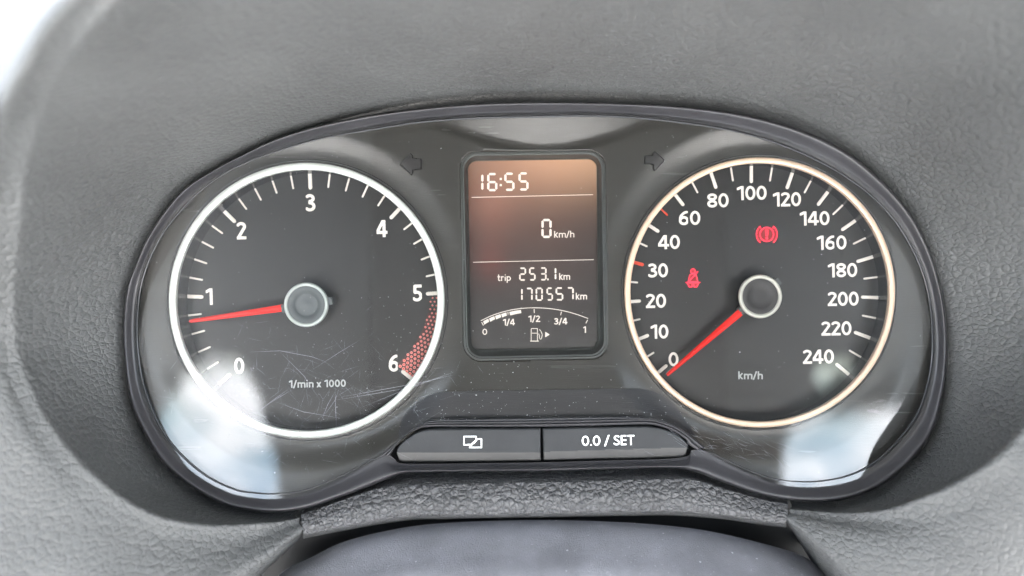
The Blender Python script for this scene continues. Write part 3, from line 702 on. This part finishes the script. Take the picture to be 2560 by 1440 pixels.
for ch, x0, x1 in (('1', 165, 182), ('6', 204, 271), ('5', 316, 383), ('5', 409, 475)):
    y0 = 190-(x0-165)*.02
    polys_obj('clock_digit', seg_digit(ch, x0, y0, x1, y0+120, 15), zs, M['lcd_seg'], scr)
polys_obj('clock_colon', [[(286, 222), (300, 222), (300, 236), (286, 236)], [(286, 262), (300, 262), (300, 276), (286, 276)]], zs, M['lcd_seg'], scr)
polys_obj('divider_line', [[(102, 347.5), (897, 329.5), (897, 333.5), (102, 351.5)]], zs, M['lcd_seg'], scr)
polys_obj('speed_digit', seg_digit('0', 559, 490, 626, 615, 15), zs, M['lcd_seg'], scr)
polys_obj('divider_line', [[(112, 772), (902, 755), (902, 759), (112, 776)]], zs, M['lcd_seg'], scr)
for ch, x0, x1 in (('2', 413, 459), ('5', 478, 521), ('3', 549, 593), ('1', 646, 657)):
    polys_obj('trip_digit', seg_digit(ch, x0, 808-(x0-413)*.012, x1, 895-(x0-413)*.012, 10.5), zs, M['lcd_seg'], scr)
polys_obj('trip_point', [[(597, 880), (606, 880), (606, 892), (597, 892)]], zs, M['lcd_seg'], scr)
for ch, x0, x1 in (('1', 426, 437), ('7', 456, 502), ('0', 521, 568), ('5', 592, 635), ('5', 652, 702), ('7', 724, 771)):
    polys_obj('odometer_digit', seg_digit(ch, x0, 941-(x0-426)*.015, x1, 1028-(x0-426)*.015, 10.5), zs, M['lcd_seg'], scr)
def ltext(t, x0, x1, yb, hh, name='unit_text', b=.075):
    cx, cy = zc((x0+x1)/2, yb-hh/2); text_mesh(t, cx, cy, hh/2.618, zs, b, .9, (x1-x0)/2.618, name=name, mat=M['lcd_seg'], parent=scr, sheet=0, res=.45)
ltext('km/h', 642, 775, 612, 42); ltext('trip', 272, 360, 896, 42); ltext('km', 675, 747, 889, 43); ltext('km', 784, 858, 1018, 43)
ltext('1/4', 309, 385, 1187, 42, 'gauge_mark', .09); ltext('1/2', 475, 551, 1165, 42, 'gauge_mark', .09); ltext('3/4', 643, 729, 1181, 42, 'gauge_mark', .09)
ltext('0', 172, 205, 1249, 40, 'gauge_mark', .08); ltext('1', 834, 852, 1236, 42, 'gauge_mark', .09)
gp = catmull([(162, 1157), (240, 1121), (330, 1093), (420, 1077), (510, 1072), (600, 1076), (690, 1089), (780, 1112), (865, 1142)], 5)
nrm = []
for i in range(len(gp)):
    a = gp[max(0, i-1)]; b = gp[min(len(gp)-1, i+1)]; d = (b-a)/np.linalg.norm(b-a); nrm.append((-d[1], d[0]))
polys_obj('fuel_gauge_arc', [[tuple(gp[i]-np.array(nrm[i])*2.2), tuple(gp[i+1]-np.array(nrm[i+1])*2.2), tuple(gp[i+1]+np.array(nrm[i+1])*2.2), tuple(gp[i]+np.array(nrm[i])*2.2)] for i in range(len(gp)-1)], zs, M['lcd_seg'], scr)
def tickp(x0, y0, x1, y1, w=5):
    d = np.array([x1-x0, y1-y0], float); d /= np.linalg.norm(d); n = np.array([-d[1], d[0]])*w/2
    return [(x0-n[0], y0-n[1]), (x1-n[0], y1-n[1]), (x1+n[0], y1+n[1]), (x0+n[0], y0+n[1])]
for q in ((511, 1080, 512, 1106), (690, 1097, 685, 1121), (861, 1151, 850, 1174), (168, 1166, 180, 1188)): polys_obj('gauge_tick', [tickp(*q)], zs, M['lcd_seg'], scr)
def gy(x): return float(np.interp(x, gp[:, 0], gp[:, 1]))
for xa, xb in ((178, 212), (217, 251), (256, 291), (296, 329), (334, 337), (341, 344), (349, 424)):
    k1, k2 = gy(xa), gy(xb)
    polys_obj('fuel_bar', [[(xa, k1+11), ((xa+xb)/2, gy((xa+xb)/2)+10), (xb, k2+10), (xb+4, k2+30), ((xa+xb)/2+5, gy((xa+xb)/2)+31), (xa+7, k1+33)]], zs, M['lcd_seg'], scr)
def ln(x0, y0, x1, y1, w=4.5): return tickp(x0, y0, x1, y1, w)
polys_obj('fuel_pump_symbol', [ln(492, 1208, 534, 1208), ln(492, 1210, 492, 1288), ln(533, 1210, 533, 1288), ln(486, 1290, 541, 1290, 6), ln(496, 1238, 530, 1238), ln(538, 1242, 545, 1246), ln(545, 1248, 547, 1272), ln(548, 1274, 556, 1278), ln(558, 1276, 565, 1250), ln(565, 1248, 556, 1226), ln(555, 1225, 546, 1213)], zs, M['lcd_seg'], scr)
polys_obj('fuel_side_arrow', [[(584, 1229), (613, 1247), (584, 1265)]], zs, M['lcd_seg'], scr)
# glass over the display

# ------------------------------------------------------------------ push buttons
def button(name, top, crease, bottom, label):
    """rows from the top edge over the crease to the foot of the button (picture coords)"""
    pass
def bpoly(outline, crease, label, name):
    q = [PL(a, b, -4)[:2] for a, b in outline]
    xs = [a for a, _ in q]; ys = [b for _, b in q]
    def zf(x, y):
        ycr = crease(x); e = -float(sd_poly(np.array([x]), np.array([y]), q)[0])
        base = zl(y)-10
        z = base + (9 + (ycr-y)*-.10 if y > ycr else 9 - (ycr-y)*.4)
        k = min(1.0, max(0, e)/3.5); z -= 4*(1-math.sqrt(1-(1-k)**2)); return z
    vs, fs = march(lambda X, Y: sd_poly(X, Y, q), min(xs)-2, min(ys)-2, max(xs)+2, max(ys)+2, 2.0)
    v, f = extrude(vs, fs, zf, 22)
    o = link(name, v, f, M['button'], cl, True); o['label'] = label
    o.data.materials.append(M['button_front'])
    oy = o['_o'][1]; ox = o['_o'][0]
    for p in o.data.polygons:
        c = p.center; 
        if c[2]/S+oy < crease(c[0]/S+ox)-1.0: p.material_index = 1
    return o
def ytop(a, b): return PL(a, b, 0)[1]
cr1 = lambda x: ytop(993, 1130)+(ytop(1353, 1130)-ytop(993, 1130))*((x-PL(993, 1130)[0])/(PL(1353, 1130)[0]-PL(993, 1130)[0]))
cr2 = lambda x: ytop(1357, 1129)+(ytop(1718, 1118)-ytop(1357, 1129))*((x-PL(1357, 1129)[0])/(PL(1718, 1118)[0]-PL(1357, 1129)[0]))
lb = catmull([(991,1132),(998,1114),(1025,1091),(1049,1078),(1077,1072)], 5).tolist()+[(1200,1070.5),(1351,1070),(1352,1153.5),(1180,1156),(1004,1156.5),(996,1152)]
rb = [(1356.5,1070),(1500,1067),(1612,1065)]+catmull([(1612,1065),(1647,1069),(1682,1081),(1708,1098),(1719,1114)], 5).tolist()[1:]+[(1717,1138),(1709,1145),(1500,1149.5),(1359.5,1153)]
b1 = bpoly(lb, cr1, 'left push button marked with two overlapping frames', 'push_button')
b2 = bpoly(rb, cr2, 'right push button marked 0.0 / SET', 'push_button')
zb = zl(PL(1180, 1106)[1])-10+9+3
def on_button(px, py, dz=1.2):
    x, y, _ = PL(px, py, 0); return zl(y)-1 + (y-cr1(x))*.10 + dz
z1 = on_button(1520, 1101, 3.4)
text_mesh('0.0 / SET', 1520, 1101, 25, z1, .075, 1.0, 132, name='button_text', mat=M['print_bright'], parent=b2, sp=.03, sheet=0)
z1 = on_button(1182, 1106, 2.6)
icon('button_symbol', [([(-1.0, .62), (.38, .62), (.38, .25)], .07), ([(-1.0, .62), (-1.0, -.32), (-.62, -.32)], .07), ([(-.35, -.62), (.98, -.62), (.98, .34), (.55, .34)], .07), ([(-.35, -.55), (-.1, -.3)], .07), ([(-.58, -.30), (-.25, -.30)], .08)], 1182, 1105, 22, z1, M['print_bright'], b1, polys=[[(-.42, -.66), (-.1, -.1), (.28, .22), (.60, .34), (.34, .0), (.18, -.18), (-.1, -.3)]], label='two overlapping frames symbol')

# ------------------------------------------------------------------ clear lens with its wear
def zlens(x, y): return zl(y)+1.5
vs, fs = march(lambda X, Y: sd_poly(X, Y, lens_poly)-4, -1010, -560, 1110, 480, 14)
lens = link('lens', [(x, y, zlens(x, y)) for x, y in vs], fs, M['lens'], cl, True); lens['label'] = 'clear plastic lens, scratched and dusty at its lower left'
# polished edge of the lens
r_in = ic; lc = catmull(lens_in, 6, True); rows = []
cen = np.array([CX, CY])
for t, z in ((-1, 1), (1.0, 4.5), (3.2, 5.2), (5.5, 2.2)):
    rows.append([PL(*(p + (cen-p)/np.linalg.norm(cen-p)*t), z) for p in lc])
v, f = grid(np.array(rows), True); M['rim'] = new_mat('lens_edge', (.03, .032, .035), .12); link('lens_edge', v, f, M['rim'], cl, True)
M['scratch'] = new_mat('scratch_pale', (.20, .21, .24), .6)
vv, ff = [], []
def scratch(pts, w):
    p = [np.array(PL(a, b, 2.3)) for a, b in pts]; n0 = len(vv)
    for i, q in enumerate(p):
        d = p[min(i+1, len(p)-1)]-p[max(i-1, 0)]; d /= np.linalg.norm(d); n = np.array([-d[1], d[0], 0]); ww = w*(.15 if i in (0, len(p)-1) else 1)
        vv.append(tuple(q-n*ww/2)); vv.append(tuple(q+n*ww/2))
    ff.extend([(n0+2*i, n0+2*i+1, n0+2*i+3, n0+2*i+2) for i in range(len(p)-1)])
for a in ([(840,975),(820,1010),(800,1060)], [(846,975),(838,1000),(810,1040)], [(838,970),(839,1020),(841,1072)], [(650,1025),(690,995),(725,970)], [(655,1020),(700,992),(730,975)], [(850,993),(950,975),(1060,955),(1130,938)], [(840,1000),(950,982),(1030,968)], [(900,1020),(1010,975),(1135,930)], [(625,880),(700,877),(780,892),(815,905)], [(700,880),(760,940),(800,1000)], [(1100,1000),(1180,975)], [(780,925),(850,880),(900,850)], [(690,1005),(760,1030),(850,1045)], [(860,1000),(935,1035)]):
    scratch(a, .8)
for k in range(260):
    x, y = rng.normal(810, 170), rng.normal(985, 85)
    if y > 1200: continue
    an = rng.choice([.2, -.35, .8, 1.4, -.9, 2.4])+rng.normal(0, .18); L = rng.uniform(10, 60)
    scratch([(x-math.cos(an)*L/2, y+math.sin(an)*L/2), (x+rng.normal(0, .6), y+rng.normal(0, .6)), (x+math.cos(an)*L/2, y-math.sin(an)*L/2)], rng.uniform(.2, .38))
for k in range(60):
    x, y = rng.normal(1840, 90), rng.normal(1110, 25); an = -.5+rng.normal(0, .3); L = rng.uniform(15, 60)
    scratch([(x-math.cos(an)*L/2, y+math.sin(an)*L/2), (x, y+rng.normal(0, 2)), (x+math.cos(an)*L/2, y-math.sin(an)*L/2)], .35)
o = link('scratches', vv, ff, M['scratch'], lens); o['kind'] = 'stuff'
vv, ff = [], []
lpp = np.array(lens_poly)
for k in range(700):
    u = rng.random()
    if u < .2: x, y = rng.uniform(1000, 1800), 1060-abs(rng.normal(0, 45))
    elif u < .6: x, y = rng.normal(1000, 250), rng.normal(950, 130)
    else: x, y = rng.uniform(350, 2320), rng.uniform(300, 1200)
    if 1130 < x < 1530 and 370 < y < 900 and rng.random() < .8: continue
    q = np.array(PL(x, y, 2.4))
    if sd_poly(np.array([q[0]]), np.array([q[1]]), lens_poly)[0] > -8: continue
    s = rng.uniform(.3, .7)*(1.8 if rng.random() < .02 else 1); n0 = len(vv); el = rng.uniform(1, 2.4); an = rng.uniform(0, PI)
    for k2 in range(5):
        t = 2*PI*k2/5; a, b = s*el*math.cos(t), s*math.sin(t); vv.append((q[0]+a*math.cos(an)-b*math.sin(an), q[1]+a*math.sin(an)+b*math.cos(an), q[2]))
    vv.append((q[0], q[1], q[2]+s*.5)); ff += [(n0+i, n0+(i+1) % 5, n0+5) for i in range(5)]
o = link('dust_specks', vv, ff, M['speck'], lens); o['kind'] = 'stuff'

# ================================================================== CAR CABIN round the driver (unseen; window openings shaped for the light and the lens reflections)
def panel(name, f, b, h, conv, mat, parent=None):
    vs, fs = march(f, *b, h); return link(name, [conv(x, y) for x, y in vs], fs, mat, parent)
cab = bpy.data.objects.new('car_cabin', None); col.objects.link(cab); cab['_o'] = (0, -3500, 7000); cab.location = W(0, -3500, 7000); cab['kind'] = 'structure'
frontw = [(2400, 700), (5900, 650), (5900, 2300), (5100, 2700), (3100, 2700)]
Lw = [(5100, 235), (5478, 168), (5822, 107), (6324, 88), (7167, 135), (7923, 384), (8219, 636), (8701, 876), (8900, 1113), (9050, 1500), (8000, 1950), (5600, 1850), (5000, 1200)]
frontl = [(1500, 500), (4300, 450), (4300, 1700), (3700, 2000), (2300, 2000)]
Rw = [(6450, 420), (7300, 450), (7984, 470), (10460, 787), (11440, 988), (11965, 1209), (12179, 1626), (12300, 1900), (11000, 2200), (6450, 2100)]
Rw2 = [(10903, 496), (10059, 264), (9207, 210), (8901, 287), (9638, 378), (10500, 520)]
def wall(holes):
    def f(X, Y):
        d = sd_box(X, Y, -2500, -3500, 15500, 3300)
        for h_ in holes: d = np.maximum(d, -sd_poly(X, Y, h_))
        return d
    return f
panel('left_side', wall([frontl, Lw]), (-2500, -3500, 15500, 3300), 150, lambda x, y: (-3300, y, x), M['cabin'], cab)
panel('right_side', wall([frontw, Rw, Rw2]), (-2500, -3500, 15500, 3300), 150, lambda x, y: (5000, y, x), M['cabin'], cab)
link('headliner', [(-3300, 3300, 1500), (5000, 3300, 1500), (5000, 3300, 15500), (-3300, 3300, 15500)], [(0, 1, 2, 3)], M['cabin'], cab)
M['seat'] = new_mat('seat_bounce_pale', (.77, .77, .78), .9)
link('bounce_seat', [(x, y, z) for z in (1900, 6400) for x, y in ((-3000, -1500), (-2700, -1250), (3500, -1250), (3800, -1500), (3800, -2600), (-3000, -2600))], [(0, 1, 7, 6), (1, 2, 8, 7), (2, 3, 9, 8), (3, 4, 10, 9), (4, 5, 11, 10), (5, 0, 6, 11), (0, 1, 2, 3, 4, 5), (6, 7, 8, 9, 10, 11)], M['seat'], cab)  # unseen pale seat block, added to bounce sunlight up onto the hood
M['rear'] = new_mat('rear_trim_dark', (.12, .115, .11), .9)
link('rear_panel', [(-3300, 3300, 15500), (5000, 3300, 15500), (5000, -3500, 15500), (-3300, -3500, 15500)], [(0, 1, 2, 3)], M['rear'], cab)
link('floor_panel', [(-3300, -3500, -2500), (5000, -3500, -2500), (5000, -3500, 15500), (-3300, -3500, 15500)], [(0, 1, 2, 3)], M['cabin_dark'], cab)
def portal(loc, rot, sx, sy):
    l = bpy.data.lights.new('window_portal', 'AREA'); l.shape = 'RECTANGLE'; l.size = sx*S; l.size_y = sy*S; l.cycles.is_portal = True
    o = bpy.data.objects.new('window_portal', l); col.objects.link(o); o.location = W(*loc); o.rotation_euler = rot
portal((-3300, 1220, 2900), (0, -PI/2, 0), 1600, 2900)
portal((5000, 1700, 4150), (0, PI/2, 0), 2200, 3700)
portal((-3300, 1020, 7000), (0, -PI/2, 0), 2000, 4200)
portal((5000, 1200, 9380), (0, PI/2, 0), 2100, 5950)
portal((850, 1500, -600), (PI/2, 0, 0), 8200, 4200)
for o in list(bpy.data.objects):
    if '_o' in o: del o['_o']
print('tris', sum(len(p.vertices)-2 for m in bpy.data.meshes for p in m.polygons))
